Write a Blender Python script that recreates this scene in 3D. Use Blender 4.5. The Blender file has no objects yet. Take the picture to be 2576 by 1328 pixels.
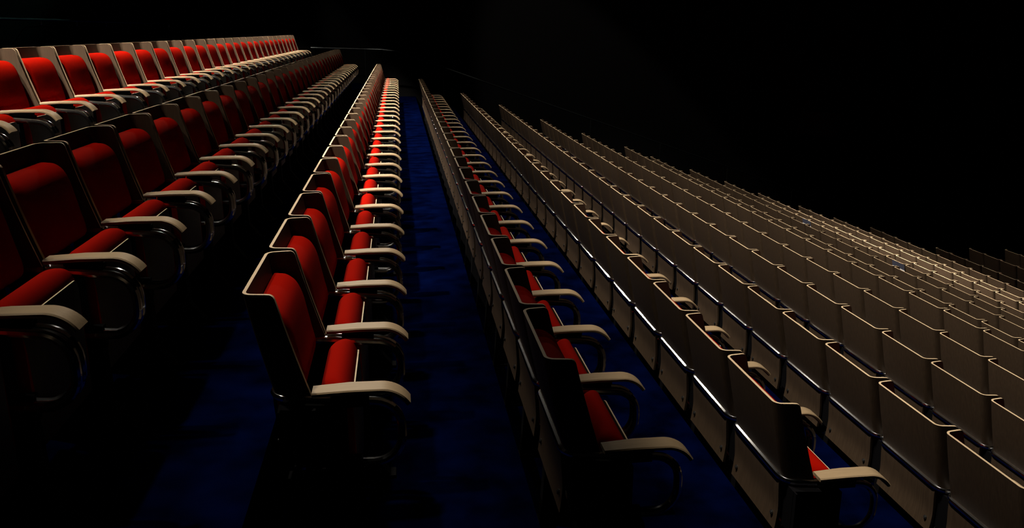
import bpy, math, random
from mathutils import Vector, Matrix
random.seed(7)
scn = bpy.context.scene
COL = scn.collection
PI = math.pi

# ------------------------------------------------------------------ camera solve (metres)
CAM = Vector((0.48295, -2.4248, 1.67018)); YAW, PITCH, FPX = 0.1324, 0.27308, 2100.06
FWD = Vector((math.sin(YAW)*math.cos(PITCH), math.cos(YAW)*math.cos(PITCH), -math.sin(PITCH)))
RGT = Vector((math.cos(YAW), -math.sin(YAW), 0)); UPV = RGT.cross(FWD)
def project(p):
    v = Vector(p)-CAM; z = v.dot(FWD)
    if z < 0.1: return None
    return (1288+FPX*v.dot(RGT)/z, 664-FPX*v.dot(UPV)/z, z)

cam_d = bpy.data.cameras.new('camera'); cam = bpy.data.objects.new('camera', cam_d); COL.objects.link(cam)
cam.matrix_world = Matrix(((RGT.x, UPV.x, -FWD.x, CAM.x), (RGT.y, UPV.y, -FWD.y, CAM.y), (RGT.z, UPV.z, -FWD.z, CAM.z), (0, 0, 0, 1)))
cam_d.sensor_fit = 'HORIZONTAL'; cam_d.sensor_width = 36; cam_d.lens = FPX/2576*36
cam_d.clip_start = 0.05; cam_d.clip_end = 200
scn.camera = cam
scn.view_settings.view_transform = 'Standard'; scn.view_settings.look = 'None'
scn.view_settings.gamma = 1; scn.view_settings.use_curve_mapping = False
scn.view_settings.exposure = 0.0

# ------------------------------------------------------------------ materials
def mat(name, color, rough=0.5, metal=0.0, spec=0.5, noise=None, sheen=0.0, bump=None, coat=0.0):
    m = bpy.data.materials.new(name); m.use_nodes = True
    nt = m.node_tree; b = nt.nodes['Principled BSDF']
    b.inputs['Base Color'].default_value = (*color, 1); b.inputs['Roughness'].default_value = rough
    b.inputs['Metallic'].default_value = metal; b.inputs['Specular IOR Level'].default_value = spec
    if sheen: b.inputs['Sheen Weight'].default_value = sheen; b.inputs['Sheen Roughness'].default_value = 0.5
    if coat: b.inputs['Coat Weight'].default_value = coat; b.inputs['Coat Roughness'].default_value = 0.25
    if noise or bump:
        tc = nt.nodes.new('ShaderNodeTexCoord'); mp = nt.nodes.new('ShaderNodeMapping')
        nz = nt.nodes.new('ShaderNodeTexNoise')
        nt.links.new(tc.outputs['Object'], mp.inputs['Vector']); nt.links.new(mp.outputs['Vector'], nz.inputs['Vector'])
    if noise:
        scale3, nscale, lo, hi = noise
        mp.inputs['Scale'].default_value = scale3; nz.inputs['Scale'].default_value = nscale
        nz.inputs['Detail'].default_value = 4
        rmp = nt.nodes.new('ShaderNodeValToRGB')
        rmp.color_ramp.elements[0].position = 0.3; rmp.color_ramp.elements[1].position = 0.7
        rmp.color_ramp.elements[0].color = (*[c*lo for c in color], 1); rmp.color_ramp.elements[1].color = (*[c*hi for c in color], 1)
        nt.links.new(nz.outputs['Fac'], rmp.inputs['Fac']); nt.links.new(rmp.outputs['Color'], b.inputs['Base Color'])
    if bump:
        n2 = nt.nodes.new('ShaderNodeTexNoise'); n2.inputs['Scale'].default_value = bump[0]
        nt.links.new(tc.outputs['Object'], n2.inputs['Vector'])
        bp = nt.nodes.new('ShaderNodeBump'); bp.inputs['Strength'].default_value = bump[1]; bp.inputs['Distance'].default_value = 0.002
        nt.links.new(n2.outputs['Fac'], bp.inputs['Height']); nt.links.new(bp.outputs['Normal'], b.inputs['Normal'])
    return m
M = dict(
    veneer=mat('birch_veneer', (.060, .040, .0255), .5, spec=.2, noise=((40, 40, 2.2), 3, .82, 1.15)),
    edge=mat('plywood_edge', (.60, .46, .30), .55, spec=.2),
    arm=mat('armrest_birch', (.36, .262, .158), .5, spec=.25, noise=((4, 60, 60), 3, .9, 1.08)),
    fabric=mat('red_wool', (.30, .0040, .0005), .95, spec=.02, bump=(900, .25)),
    chrome=mat('chrome', (.86, .89, .93), .13, metal=1.0),
    black=mat('black_steel', (.004, .004, .005), .8, spec=.04),
    bolt=mat('bolt_black', (.02, .02, .02), .3, spec=.5),
    carpet=mat('blue_carpet', (.0002, .0011, .0115), .98, spec=0.0, sheen=.0, noise=((1, 1, 1), 5.5, .30, 1.55), bump=(400, .4)),
    wall=mat('dark_wall', (.004, .004, .0045), .9, spec=.05),
    rail=mat('dim_metal', (.035, .04, .042), .45, metal=1.0),
    steel=mat('rail_steel', (.35, .38, .38), .25, metal=1.0),
    card=mat('blue_card', (.045, .05, .08), .45), cardw=mat('white_paper', (.8, .78, .78), .6),
    fixture=mat('fixture_black', (.01, .01, .01), .5),
)

# ------------------------------------------------------------------ mesh helpers
class MB:
    def __init__(s): s.v = []; s.f = []; s.m = []
    def add(s, verts, faces, mi=0):
        o = len(s.v); s.v += [tuple(p) for p in verts]
        for f in faces: s.f.append(tuple(i+o for i in f)); s.m.append(mi)
    def box(s, x0, x1, y0, y1, z0, z1, mi=0):
        V = [(x, y, z) for z in (z0, z1) for y in (y0, y1) for x in (x0, x1)]
        s.add(V, [(0, 2, 3, 1), (4, 5, 7, 6), (0, 1, 5, 4), (2, 6, 7, 3), (0, 4, 6, 2), (1, 3, 7, 5)], mi)
    def prism(s, prof, y0, y1, mi=0, inset=0.0):
        # prof: closed outline in (x, z), counter-clockwise seen from -y
        n = len(prof); V = [(x, y0, z) for x, z in prof]+[(x, y1, z) for x, z in prof]
        F = [tuple(range(n)), tuple(range(2*n-1, n-1, -1))]+[(i, n+i, n+(i+1) % n, (i+1) % n) for i in range(n)]
        s.add(V, F, mi)
    def tube(s, pts, r, seg=8, closed=False, mi=0):
        n = len(pts); P = [Vector(p) for p in pts]; rings = []; prev = None
        for i in range(n):
            a = P[i-1] if (i > 0 or closed) else P[i]; b = P[(i+1) % n] if (i < n-1 or closed) else P[i]
            t = (b-a).normalized()
            if prev is None:
                ref = Vector((0, 0, 1)) if abs(t.z) < .9 else Vector((1, 0, 0)); u = t.cross(ref).normalized()
            else: u = (prev-t*prev.dot(t)).normalized()
            prev = u; w = t.cross(u)
            rings.append([P[i]+(u*math.cos(2*PI*k/seg)+w*math.sin(2*PI*k/seg))*r for k in range(seg)])
        V = [p for rg in rings for p in rg]; F = []
        for i in range(n if closed else n-1):
            j = (i+1) % n; off = 0
            if closed and j == 0:   # match the twist of the last ring
                off = min(range(seg), key=lambda o: (rings[0][o]-rings[-1][0]).length)
            for k in range(seg):
                F.append((i*seg+k, i*seg+(k+1) % seg, j*seg+(k+1+off) % seg, j*seg+(k+off) % seg))
        if not closed: F += [tuple(range(seg-1, -1, -1)), tuple((n-1)*seg+k for k in range(seg))]
        s.add(V, F, mi)
    def cyl(s, c, axis, r, h, seg=12, mi=0):
        c = Vector(c); a = Vector(axis).normalized(); s.tube([c-a*h/2, c+a*h/2], r, seg, False, mi)
    def mesh(s, name, mats, smooth=True, flip=False):
        me = bpy.data.meshes.new(name); me.from_pydata(s.v, [], s.f)
        for m in mats: me.materials.append(m)
        me.polygons.foreach_set('material_index', s.m)
        me.update()
        import bmesh
        bm = bmesh.new(); bm.from_mesh(me); bmesh.ops.recalc_face_normals(bm, faces=bm.faces); bm.to_mesh(me); bm.free()
        if smooth:
            me.polygons.foreach_set('use_smooth', [True]*len(me.polygons))
            me.set_sharp_from_angle(angle=math.radians(35))
        return me
def link(name, me, parent=None):
    o = bpy.data.objects.new(name, me); COL.objects.link(o)
    if parent is not None: o.parent = parent
    return o
def fillet(pts, rads, n=6, closed=True):
    P = [Vector(p) for p in pts]; out = []
    N = len(P)
    for i in range(N):
        if not closed and i in (0, N-1): out.append(P[i]); continue
        r = rads[i] if isinstance(rads, (list, tuple)) else rads
        a = (P[i-1]-P[i]); b = (P[(i+1) % N]-P[i]); la, lb = a.length, b.length
        a.normalize(); b.normalize(); ang = a.angle(b)
        if r <= 0 or ang > PI-.02: out.append(P[i]); continue
        t = min(r/math.tan(ang/2), la*.49, lb*.49); rr = t*math.tan(ang/2)
        c = P[i]+(a+b).normalized()*(rr/math.sin(ang/2)); p0 = P[i]+a*t-c; p1 = P[i]+b*t-c
        th = p0.angle(p1)
        for k in range(n+1):
            f = k/n; out.append(c+(p0*math.sin((1-f)*th)+p1*math.sin(f*th))/math.sin(th))
    return out

# ------------------------------------------------------------------ one seat: origin on the floor, x = facing, y = along the row
T = 0.92; W = 0.55; MID = -0.018       # back height, seat pitch, line midway between two neighbours' frames
def lean(z): 
    d = T-z; return 0.068*(d/.32)+0.012*(d/.32)*(1-d/.33)*-1
def shell_mesh(q):
    npc, nl = (7, 7) if q else (3, 2)
    ctrl = [(.094, -.013, 0), (0, .001, 0), (0, .499, 0), (.094, .513, 0)]
    pts = fillet(ctrl, [0, .036, .036, 0], npc, closed=False)
    def refine(P):    # extra points along the two wings for the rounded tips
        a, b, c, d = P[0], P[1], P[-2], P[-1]
        ts = (0, .04, .09, .17, .4) if q else (0, .25)
        return [a.lerp(b, t) for t in ts]+P[1:-1]+[d.lerp(c, t) for t in reversed(ts)]
    pts = refine(pts); n = len(pts); th = .0105
    nrm = []
    for i in range(n):
        t = (pts[min(i+1, n-1)]-pts[max(i-1, 0)]).normalized(); nrm.append(Vector((-t.y, t.x, 0)))
    if nrm[n//2].x < 0: nrm = [-v for v in nrm]
    mb = MB(); V = []; rr = .016; z0 = .592
    for side in (0, 1):
        for l in range(nl+1):
            for i in range(n):
                d = min((pts[i]-pts[0]).length, (pts[i]-pts[-1]).length)
                top = T-(rr-math.sqrt(max(0, rr*rr-(rr-d)**2)) if d < rr else 0)*.9
                z = z0+(top-z0)*(l/nl)
                f = (T-z)/.33
                p = pts[i]+nrm[i]*(th*side)
                x = p.x*(1+.22*f)+lean(z)
                V.append((x, p.y, z))
    L = (nl+1)*n
    F0 = []; F1 = []
    for l in range(nl):
        for i in range(n-1):
            a = l*n+i; F0.append((a, a+1, a+n+1, a+n)); F0.append((L+a, L+a+n, L+a+n+1, L+a+1))
        for e in (0, n-1):
            a = l*n+e; F1.append((a, a+n, L+a+n, L+a))
    for i in range(n-1):
        a = nl*n+i; F1.append((a, a+1, L+a+1, L+a)); F1.append((i, L+i, L+i+1, i+1))
    mb.add(V, F0, 0); k = len(mb.f)
    for f in F1: mb.f.append(f); mb.m.append(1)
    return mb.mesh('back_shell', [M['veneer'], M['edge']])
def cushion_mesh(prof, y0, y1, name, q, rc=.05, core=None):
    # closed outline prof (x, z) lofted along y, shrinking towards its core line near both ends
    nx = 6 if q else 3
    ys = [(y0+rc*(1-math.cos(PI/2*k/nx)), math.sin(PI/2*k/nx)) for k in range(nx+1)]
    ys = ys+[((y0+y1)/2, 1.0)]+[(y0+y1-y, s) for y, s in reversed(ys)]
    cx = sum(p[0] for p in prof)/len(prof); cz = sum(p[1] for p in prof)/len(prof)
    hx = max(p[0] for p in prof)-min(p[0] for p in prof)
    V = []; n = len(prof)
    for y, s in ys:
        for x, z in prof:
            kx = 1-(1-s)*rc*.5/(hx/2) if hx > 0 else 1
            kz = 1-(1-s)*rc*.9/.15*.5
            bulge = 1
            V.append((core(z)+(x-core(z))*(.55+.45*s), y, cz+(z-cz)*(1-(1-s)*.11)))
    F = []
    for a in range(len(ys)-1):
        for i in range(n):
            F.append((a*n+i, a*n+(i+1) % n, (a+1)*n+(i+1) % n, (a+1)*n+i))
    F += [tuple(range(n-1, -1, -1)), tuple((len(ys)-1)*n+i for i in range(n))]
    mb = MB(); mb.add(V, F, 0); return mb.mesh(name, [M['fabric']])
def smooth_loop(ctrl, sub):
    out = []; n = len(ctrl)
    for i in range(n):
        p0, p1, p2, p3 = [Vector((*ctrl[(i+k-1) % n], 0)) for k in range(4)]
        for k in range(sub):
            t = k/sub
            v = .5*((2*p1)+(p2-p0)*t+(2*p0-5*p1+4*p2-p3)*t*t+(3*p1-p0-3*p2+p3)*t**3)
            out.append((v.x, v.y))
    return out
def back_cushion(q):
    c = [(.026, .850), (.054, .856), (.082, .850), (.108, .828), (.126, .788), (.138, .73), (.150, .665), (.160, .615), (.155, .585), (.120, .580), (.084, .60), (.066, .68), (.044, .77)]
    return cushion_mesh(smooth_loop(c, 3 if q else 1), .020, .480, 'back_cushion', q, .07, lambda z: lean(z)+.014)
def seat_cushion(q):
    c = [(.200, .545), (.207, .585), (.228, .606), (.252, .611), (.274, .601), (.291, .577), (.300, .545), (.3045, .50), (.3055, .40), (.3055, .24), (.290, .222), (.250, .24), (.224, .30), (.206, .40), (.198, .49)]
    return cushion_mesh(smooth_loop(c, 3 if q else 1), .038, .452, 'seat_cushion', q, .07, lambda z: .305)
def pan_mesh(q):
    # folded-up seat: the plywood pan stands upright in front of its cushion, top corners rounded
    y0, y1, z0, z1 = .038, .460, .190, .568
    n = 6 if q else 2
    pts = [(y0+.012, z0), (y1-.012, z0), (y1, z1), (y0, z1)]
    ol = fillet([(y, z, 0) for y, z in pts], [.02, .02, .045, .045], n)
    V = []; m = len(ol)
    def xf(y, z):
        s = abs((y-(y0+y1)/2)/((y1-y0)/2)); u = (z-z0)/(z1-z0)
        return .3075+.006*math.sin(PI*u)-.012*s**6
    th = .0048
    mb = MB()
    # faces as fans of quads: build grid rings shrinking to the centre line
    rings = 4 if q else 1
    cy, cz = (y0+y1)/2, (z0+z1)/2
    for side in (0, 1):
        for r in range(rings):
            k = 1-r/rings*.85 if r else 1
            for p in ol:
                y = cy+(p.x-cy)*k; z = cz+(p.y-cz)*k
                V.append((xf(y, z)+th*side, y, z))
    F0 = []; F1 = []; L = rings*m
    for side in (0, 1):
        for r in range(rings-1):
            for i in range(m):
                a = side*L+r*m; j = (i+1) % m
                F0.append((a+i, a+j, a+m+j, a+m+i))
        a = side*L+(rings-1)*m; F0.append(tuple(a+i for i in range(m)))
    for i in range(m): F1.append((i, (i+1) % m, L+(i+1) % m, L+i))
    mb.add(V, F0, 0)
    for f in F1: mb.f.append(f); mb.m.append(1)
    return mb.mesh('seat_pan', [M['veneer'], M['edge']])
def frame_mesh(q):
    # one bent chrome tube: arm loop, rail behind the back, far arm loop, and back along the bottom
    ya, yb = 0.0, .514
    P = [(.098, ya, .362), (.456, ya, .345), (.456, ya, .551), (.068, ya, .586),
         (.068, yb, .586), (.456, yb, .551), (.456, yb, .345), (.098, yb, .362)]
    R = [.05, .088, .088, .055, .055, .088, .088, .05]
    mb = MB(); mb.tube(fillet(P, R, 7 if q else 3), .0145, 10 if q else 5, True)
    return mb.mesh('tube_frame', [M['chrome']])
def armrest_mesh(q):
    n = 9 if q else 4
    line = [(.190, .608), (.300, .613), (.395, .612)]
    for k in range(1, n+1):
        t = k/n; a = t*math.radians(58)
        line.append((.395+.100*math.sin(a), .612-.100*(1-math.cos(a))*1.02))
    hw = .036; th = .0145
    N = len(line); up = []; lo = []
    for i, (x, z) in enumerate(line):
        a = line[max(i-1, 0)]; b = line[min(i+1, N-1)]; t = Vector((b[0]-a[0], 0, b[1]-a[1])).normalized()
        nn = Vector((-t.z, 0, t.x)); up.append(Vector((x, 0, z))+nn*th/2); lo.append(Vector((x, 0, z))-nn*th/2)
    mb = MB(); V = []; bev = .004
    # section: octagon-like with small bevels
    for i in range(N):
        u, l = up[i], lo[i]; d = (u-l).normalized()
        w = hw*(1-.10*(1 if i in (0,) else 0))
        sec = [(l, -w+bev, 0), (l, w-bev, 0), (l, w, bev), (u, w, -bev), (u, w-bev, 0), (u, -w+bev, 0), (u, -w, -bev), (l, -w, bev)]
        for base, y, dz in sec:
            p = base+d*dz; V.append((p.x, y+MID, p.z))
    F = []
    for i in range(N-1):
        for k in range(8): F.append((i*8+k, i*8+(k+1) % 8, (i+1)*8+(k+1) % 8, (i+1)*8+k))
    F += [tuple(range(8)), tuple((N-1)*8+k for k in range(7, -1, -1))]
    mb.add(V, F, 0)
    return mb.mesh('armrest', [M['arm']])
def bracket_mesh():
    mb = MB(); mb.box(.243, .358, MID-.012, MID+.012, .5875, .6055); mb.box(.243, .358, -.0172, .0172, .548, .5885)
    return mb.mesh('armrest_bracket', [M['black']])
def leg_mesh():
    mb = MB()
    mb.prism([(.075, .012), (.40, .012), (.335, .10), (.33, .332), (.10, .332), (.085, .10)], MID-.024, MID+.024)
    mb.box(.05, .42, MID-.032, MID+.032, 0, .012)
    mb.box(.20, .335, MID-.026, MID+.026, .30, .3335)
    mb.box(.215, .330, -.0172, .0172, .33, .372)
    return mb.mesh('leg', [M['black']], smooth=False)
def side_mesh():
    mb = MB(); mb.prism([(.086, .380), (.288, .3715), (.288, .5485), (.086, .566)], MID-.026, MID+.026); mb.box(.0875, .0935, -.066, .032, .382, .566)
    return mb.mesh('side_panel', [M['black']], smooth=False)
def lower_mesh(q):
    nz = 10 if q else 3
    mb = MB(); V = []; y0, y1 = .034, .480
    def prof(z):
        u = (.572-z)/(.572-.350)
        return .082+.007*math.sin(min(u/.6, 1)*PI/2)**2 if u < .6 else .089-.009*((u-.6)/.4)**1.3
    ny = 2
    for side in (0, 1):
        for k in range(nz+1):
            z = .350+(.572-.350)*k/nz
            cut = .010*(1-k/nz)*0
            for y in (y0+cut, y1-cut): V.append((prof(z)-.011*side-.008, y, z))
    L = (nz+1)*2; F0 = []; F1 = []
    for k in range(nz):
        a = 2*k; F0 += [(a, a+1, a+3, a+2), (L+a, L+a+2, L+a+3, L+a+1)]
        F1 += [(a, a+2, L+a+2, L+a), (a+1, L+a+1, L+a+3, a+3)]
    F1 += [(0, L, L+1, 1), (2*nz, 2*nz+1, L+2*nz+1, L+2*nz)]
    mb.add(V, F0, 0)
    for f in F1: mb.f.append(f); mb.m.append(1)
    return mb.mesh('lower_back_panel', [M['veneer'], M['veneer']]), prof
def bolt_mesh(prof, y):
    mb = MB(); z = .405; x = prof(z)-.019
    mb.cyl((x-.001, y, z), (1, 0, -.25), .0095, .008, 10); mb.cyl((x-.005, y, z), (1, 0, -.25), .006, .006, 8)
    return mb.mesh('bolt', [M['bolt']])
def off_mesh(me, dy):
    c = me.copy(); 
    for v in c.vertices: v.co.y += dy
    return c
lowp, lprof = lower_mesh(True)
HI = [('back_shell', shell_mesh(True)), ('back_cushion', back_cushion(True)), ('seat_pan', pan_mesh(True)), ('seat_cushion', seat_cushion(True)),
      ('tube_frame', frame_mesh(True)), ('lower_back_panel', lowp), ('armrest', armrest_mesh(True)), ('leg', leg_mesh()), ('side_panel', side_mesh())]
BR = bracket_mesh(); BOLTS = [bolt_mesh(lprof, y) for y in (.075, .440)]
HI_D = dict(HI)
END_D = {k: off_mesh(HI_D[k], W-.0) for k in ('armrest', 'leg', 'side_panel')}; BR_END = off_mesh(BR, W)
for d in ('armrest', 'leg', 'side_panel'): END_D[d].name = d

# ------------------------------------------------------------------ the rows
P_, H_ = 0.92951, 0.31316
ROWS = {   # row: first y, pitch, x offset, z offset, pitch change, seat numbers
 1: (2.3145, .5508, .08164, .02334, -.00037, -2, 25), 2: (.35719, .55325, .08006, .03744, -.0003, -2, 29),
 3: (0, .54999, 0, 0, .00126, 0, 29), 4: (-.02498, .55145, -.02298, .07104, -.00027, 0, 28),
 5: (.31975, .55047, -.00552, .0134, -.00016, 0, 29), 6: (.7131, .54736, .04114, -.02655, .00061, -1, 29),
 7: (17.0126, .54992, .00098, -.00064, -.00007, -32, -1), 8: (16.69977, .55112, -.00669, .01483, -.00024, -32, -1),
 9: (16.36108, .55187, .00152, .04327, -.00036, -32, -1), 10: (17.31635, .5495, -.00748, -.02443, .00004, -32, -1),
 11: (17.08383, .54975, -.0046, -.01391, .00015, -32, -1), 12: (17.14849, .54936, -.00704, -.02524, .00004, -32, -1),
 13: (17.20914, .54914, -.01221, -.03949, .00005, -32, -1), 14: (16.884, .54978, -.00348, -.01098, 0, -32, -1),
 15: (16.82299, .55, -.00508, -.01198, 0, -32, -1), 16: (16.74322, .54749, .02921, .04242, .00019, -32, -1),
 17: (15.47439, .55, .06955, .1228, 0, -32, -1), 18: (15.63757, .55, .13642, .34101, 0, -32, -1), 19: (15.77426, .54998, .27913, .55094, 0, -32, -1)}
def row_x(r): return (r-3)*P_+ROWS[r][2] if r in ROWS else (r-3)*P_
def row_z(r): return -(r-3)*H_+(ROWS[r][3] if r in ROWS else 0)
def seat_y(r, n):
    y0, w, _, _, q, _, _ = ROWS[r]; return y0+w*n+q*n*n
seats = []
for r in ROWS:
    for n in range(ROWS[r][5], ROWS[r][6]+1):
        x, z = row_x(r), row_z(r); y = seat_y(r, n); w = seat_y(r, n+1)-y
        pr = [project((x+dx, y+dy, z+dz)) for dx, dz in ((0, T), (.1, T), (.48, .57), (.07, .58), (.07, .35)) for dy in (0, .51)]
        pr = [p for p in pr if p]
        vis = [p for p in pr if -8 < p[0] < 2584 and -8 < p[1] < 1336]
        if vis: seats.append(dict(r=r, n=n, x=x, y=y, z=z, w=w, d=min(p[2] for p in pr), nearend=(n == ROWS[r][5]), farend=(n == ROWS[r][6])))
seats.sort(key=lambda s: s['d'])
IND, REST = seats[:300], seats[300:]
print('SEATS', len(seats), 'individual', len(IND), 'rest', len(REST), 'depth split', IND[-1]['d'])

ORD = ['', 'first', 'second', 'third', 'fourth', 'fifth', 'sixth', 'seventh', 'eighth', 'ninth', 'tenth', 'eleventh', 'twelfth', 'thirteenth',
       'fourteenth', 'fifteenth', 'sixteenth', 'seventeenth', 'eighteenth', 'nineteenth', 'twentieth', 'twenty-first', 'twenty-second',
       'twenty-third', 'twenty-fourth', 'twenty-fifth', 'twenty-sixth', 'twenty-seventh', 'twenty-eighth', 'twenty-ninth', 'thirtieth', 'thirty-first', 'thirty-second']
cnt = {}
for s in sorted(seats, key=lambda s: (s['r'], s['n'])):
    cnt[s['r']] = cnt.get(s['r'], 0)+1; s['k'] = cnt[s['r']]
def label(s):
    o = ORD[s['k']]; r = s['r']; end = s['k'] == 1
    if r == 1: return 'bright red-orange theatre seat, '+('leftmost' if end else o+' from the left')+' in the topmost row'
    if r == 2: return 'half-shadowed red theatre seat, '+('leftmost' if end else o+' from the left')+' in the second row from the top'
    side = 'row left of the aisle' if r == 3 else ('first' if r == 4 else ORD[r-3])+' row right of the aisle'
    if end: return f'{"red " if r == 3 else "wood-backed "}theatre seat at the near end of the {side}'
    return f'{"red " if r == 3 else ""}theatre seat, {o} from the near end of the {side}'
def group(r):
    if r == 1: return 'seats of the topmost row'
    if r == 2: return 'seats of the second row from the top'
    if r == 3: return 'seats of the row left of the blue aisle'
    return 'seats of the row just right of the blue aisle' if r == 4 else f'seats of the {ORD[r-3]} row right of the blue aisle'
def make_seat(s):
    e = bpy.data.objects.new('theatre_seat', None); COL.objects.link(e)
    e.empty_display_size = .1
    e.location = (s['x'], s['y'], s['z']); e.scale = (1, s['w']/W, 1)
    e['label'] = label(s); e['category'] = 'seat'; e['group'] = group(s['r'])
    near = s['d'] < 9
    for nm, me in HI:
        o = link(nm, me, e)
        if nm == 'armrest' : link('armrest_bracket', BR, o)
        if nm == 'lower_back_panel' and s['d'] < 12:
            for b in BOLTS: link('bolt', b, o)
    if s['farend']:
        for nm in ('armrest', 'leg', 'side_panel'):
            o = link(nm, END_D[nm], e)
            if nm == 'armrest': link('armrest_bracket', BR_END, o)
    return e
for s in IND: make_seat(s)
if REST:
    lows = [shell_mesh(False), back_cushion(False), pan_mesh(False), seat_cushion(False), frame_mesh(False), lower_mesh(False)[0], armrest_mesh(False), leg_mesh(), side_mesh()]
    mats = [M['veneer'], M['edge'], M['fabric'], M['chrome'], M['arm'], M['black']]; mi_of = {m.name: i for i, m in enumerate(mats)}
    V = []; F = []; MI = []
    for me in lows:
        vs = [v.co.copy() for v in me.vertices]; fs = [tuple(p.vertices) for p in me.polygons]; ms = [mi_of[me.materials[p.material_index].name] for p in me.polygons]
        for s in REST:
            o = len(V); k = s['w']/W
            V += [(s['x']+c.x, s['y']+c.y*k, s['z']+c.z) for c in vs]; F += [tuple(i+o for i in f) for f in fs]; MI += ms
    me = bpy.data.meshes.new('distant_theatre_seats'); me.from_pydata(V, [], F)
    for m in mats: me.materials.append(m)
    me.polygons.foreach_set('material_index', MI); me.polygons.foreach_set('use_smooth', [True]*len(F)); me.update()
    me.set_sharp_from_angle(angle=math.radians(35))
    o = link('distant_theatre_seats', me); o['kind'] = 'stuff'; o['category'] = 'seats'
    o['label'] = 'smallest theatre seats at the dim far ends of the long rows'
    for m in lows: bpy.data.meshes.remove(m)

# ------------------------------------------------------------------ the hall
YA, YB = -5.0, 20.0
prof = [(-4.3, row_z(1)+.32), (row_x(1)+.012, row_z(1)+.32)]
for r in range(1, 20):
    prof.append((row_x(r)+.012, row_z(r)))
    xn = row_x(r+1)+.012 if r < 19 else row_x(19)+3.0
    prof.append((xn, row_z(r)))
prof.append((prof[-1][0], row_z(19)-1.0)); prof.append((34.0, row_z(19)-1.0))
V = [(x, YA, z) for x, z in prof]+[(x, YB, z) for x, z in prof]; n = len(prof)
mb = MB(); mb.add(V, [(i, i+1, n+i+1, n+i) for i in range(n-1)])
fl = link('floor', mb.mesh('floor', [M['carpet']], smooth=False)); fl['kind'] = 'structure'
def wall(name, x0, x1, y0, y1, z0, z1):
    b = MB(); b.box(x0, x1, y0, y1, z0, z1); o = link(name, b.mesh(name, [M['wall']], smooth=False)); o['kind'] = 'structure'; return o
zl = row_z(19)-1.0
wall('wall_far', -4.4, 34.2, YB, YB+.2, zl, 15.0)
wall('wall_near', -4.4, 34.2, YA-.2, YA, zl, 15.0)
wall('wall_rear', -4.4, -4.2, YA, YB, zl, 15.0)
wall('wall_stage', 34.0, 34.2, YA, YB, zl, 15.0)
wall('ceiling', -4.4, 34.2, YA-.2, YB+.2, 15.0, 15.2)

# ------------------------------------------------------------------ rails, screen and sheets in the dark
def tag(o, label, cat, group=None):
    o['label'] = label; o['category'] = cat
    if group: o['group'] = group
    return o
rz = row_z(1)+.32
e = tag(bpy.data.objects.new('handrail', None), 'thin metal handrail along the dark rear wall above the topmost row', 'handrail'); COL.objects.link(e); e.location = (-4.0, 12, rz)
b = MB(); b.tube([(0, -13, 1.796-rz), (0, 7.9, 1.796-rz)], .017, 8); link('rail', b.mesh('rail', [M['steel']]), e)
b = MB(); b.tube(fillet([(0, 0, 1.79-rz), (0, 0, 1.71-rz), (-.195, 0, 1.71-rz)], .04, 5, False), .009, 6); br = b.mesh('bracket', [M['steel']])
for i in range(16): o = link('bracket', br, e); o.location.y = -2.97-4.7+1.25*i
e = tag(bpy.data.objects.new('handrail', None), 'sloping metal handrail down the far aisle beyond the row ends', 'handrail'); COL.objects.link(e); e.location = (0, 19.0, 0)
pts = [(-1.6, 0, 1.26), (.10, 0, 1.21)]+[(x, 0, 1.335-.349*x) for x in (.5, 4, 8, 11, 13.6)]
b = MB(); b.tube(fillet(pts, .15, 4, False), .02, 8); link('rail', b.mesh('rail', [M['rail']]), e)
def tier_z(x):
    z = row_z(1)+.32
    for r in range(1, 20):
        if x >= row_x(r)+.012: z = row_z(r)
    return z
for i in range(8):
    x = -.3+1.9*i; zt = 1.335-.349*x if x > .3 else 1.22; zf = tier_z(x)
    b = MB(); b.tube([(x, 0, zf), (x, 0, zt)], .016, 8); link('post', b.mesh('post', [M['rail']]), e)
e = tag(bpy.data.objects.new('handrail', None), 'short sloping metal handrail near the front of the hall', 'handrail'); COL.objects.link(e); e.location = (15.5, 19.0, row_z(19))
b = MB(); b.tube([(-.35, 0, 1.0), (.55, 0, 1.48)], .02, 8); link('rail', b.mesh('rail', [M['steel']]), e)
for x, z in ((-.25, 1.05), (.40, 1.40)):
    b = MB(); b.tube([(x, 0, 0), (x, 0, z)], .016, 8); link('post', b.mesh('post', [M['rail']]), e)
e = tag(bpy.data.objects.new('wall_monitor', None), 'dark wall monitor with a thin grey frame on the far wall', 'monitor'); COL.objects.link(e)
e.location = (12.215, YB-.03, -.872); e.rotation_euler = (0, math.radians(4.5), 0)
b = MB(); b.box(-.60, .60, -.012, .02, -.31, .31); link('screen', b.mesh('screen', [M['fixture']], False), e)
b = MB()
for x0, x1, z0, z1 in ((-.64, .64, .31, .335), (-.64, .64, -.335, -.31), (-.64, -.60, -.31, .31), (.60, .64, -.31, .31)): b.box(x0, x1, -.03, .02, z0, z1)
link('frame', b.mesh('frame', [M['rail']], False), e)
def sheet(y0, y1, lab):
    x0, z0 = row_x(12), row_z(12)
    b = MB()
    def q(za, zb, mi):
        fa = lambda z: x0+lean(z)-.004
        V = [(fa(z)-t, y, z0+z) for t in (0, .002) for z in (za, zb) for y in (y0, y1)]
        b.add(V, [(0, 1, 3, 2), (4, 6, 7, 5), (0, 4, 5, 1), (2, 3, 7, 6), (0, 2, 6, 4), (1, 5, 7, 3)], mi)
    q(.825, .915, 0); q(.70, .825, 1)
    tag(link('hanging_sheet', b.mesh('hanging_sheet', [M['card'], M['cardw']], False)), lab, 'sheet', 'blue sheets hung on seat backs')
sheet(9.42, 9.76, 'blue sheet with white lower edge across two seat backs, nearer of the two')
sheet(12.57, 12.91, 'blue sheet with white lower edge across two seat backs, farther of the two')

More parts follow.
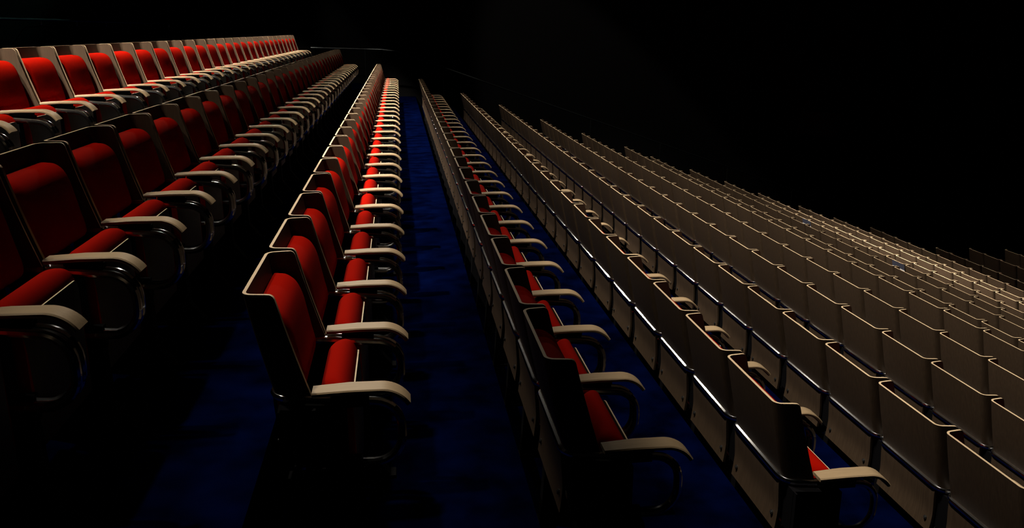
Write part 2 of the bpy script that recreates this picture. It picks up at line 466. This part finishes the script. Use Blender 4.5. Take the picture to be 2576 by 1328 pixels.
# ------------------------------------------------------------------ lights (ceiling spots of the hall, plus added fill and glint spots)
def spot(name, loc, target, watts, angle, blend=.6, col=(1, .89, .73), radius=.06):
    l = bpy.data.lights.new(name, 'SPOT'); l.energy = watts; l.spot_size = math.radians(angle); l.spot_blend = blend
    l.color = col; l.shadow_soft_size = radius
    o = bpy.data.objects.new(name, l); COL.objects.link(o); o.location = loc
    o.rotation_euler = (Vector(target)-Vector(loc)).to_track_quat('-Z', 'Y').to_euler(); return o
def bar(x, z, tx, tz, ys, across, along, blend=.5, dy=.2, radius=.10):   # a lighting bar: spots with oval beams over one band of seats
    for y, wt in ys:
        o = spot('house_or_added_spot', (x, y, z), (tx, y+dy, tz), wt, across, blend, radius=radius)
        d = (Vector((tx, y+dy, tz))-o.location).normalized(); ax = (Vector((0, 1, 0))-d*d.y).normalized()
        o.rotation_euler = Matrix((ax, (-d).cross(ax), -d)).transposed().to_euler()      # the oval lies along the row
        o.scale = (math.tan(math.radians(along/2))/math.tan(math.radians(across/2)), 1, 1)
def ramp(y0, y1, n, w0, w1): return [(y0+(y1-y0)*i/(n-1), w0+(w1-w0)*i/(n-1)) for i in range(n)]
bar(-2.68, 6.9, -2.05, 1.5, ramp(-1.2, 13.0, 8, 3100, 2900), 14, 44, dy=3.2)           # topmost row
bar(-3.1, 6.9, -.80, 1.2, [(1.6, 520)], 11, 46, dy=.5)                                # second row
bar(-3.1, 6.9, -.80, 1.2, ramp(-.6, 11.0, 5, 460, 560), 10, 44, dy=5.5)
bar(-3.1, 6.9, -.10, .31, [(1.0, 900)], 5, 40, .8, dy=0)                              # added fill to lift the carpet step left of the red row
bar(-2.7, 6.9, .32, .6, [(1.9, 850)], 9, 46)                                         # row left of the aisle
bar(-2.7, 6.9, .30, .6, ramp(2.0, 13.0, 6, 4000, 4400), 9, 44, dy=3.2)
bar(-.75, 6.9, .22, .6, ramp(3.5, 16.5, 4, 900, 1000), 9, 50, dy=-1.5, radius=.13)
bar(-1.1, 6.9, 1.2, .4, ramp(1.0, 13.0, 5, 130, 190), 8, 46, dy=1.8)                  # row right of the aisle
bar(-2.2, 13.5, 5.3, -.9, [(.3, 4200)]+ramp(1.8, 14.0, 6, 3900, 3600), 27.5, 46, .2, dy=1.4)   # rows to the right
bar(4.8, 8.0, 10.2, -2.7, [(9.6, 9500), (11.2, 15500), (13.2, 12500), (15.5, 2600)], 20, 30, .9)
bar(8.0, 11.0, 14.0, -3.4, [(14.0, 4500)], 18, 30, .8)  # added fill so the last rows on the right are not black
spot('house_or_added_spot', (5.4, 17.6, 8.0), (2.1, 19.0, .62), 350, 7, .6, radius=.05)        # added spot, only for a glint on the far handrail
spot('house_or_added_spot', (-3.2, 18.6, 6.2), (-4.0, 8.0, 1.8), 260, 12, .8, col=(.45, 1, .85), radius=.1)   # added teal spot so the rear handrail catches a highlight
for x, z, tx, tz in ((-2.7, 6.9, -1.9, 1.4), (-2.0, 6.9, .25, .6), (-.2, 6.9, 1.1, .4), (1.0, 8.0, 2.5, .1), (2.6, 8.0, 4.2, -.5), (4.3, 8.0, 6.1, -1.1)):
    bar(x, z, tx, tz, [(18.8, 600)], 9, 46, .6, dy=-13.0, radius=.14)                 # added glint bars: beams along the rows for chrome highlights
    if x > -1: bar(x, z, tx, tz, [(13.0, 320)], 9, 40, .6, dy=-11.0, radius=.14)  # second added glint bar, for the nearest chrome rails
w = bpy.data.worlds.new('world'); w.use_nodes = True; scn.world = w
w.node_tree.nodes['Background'].inputs['Color'].default_value = (0, 0, 0, 1); w.node_tree.nodes['Background'].inputs['Strength'].default_value = 0
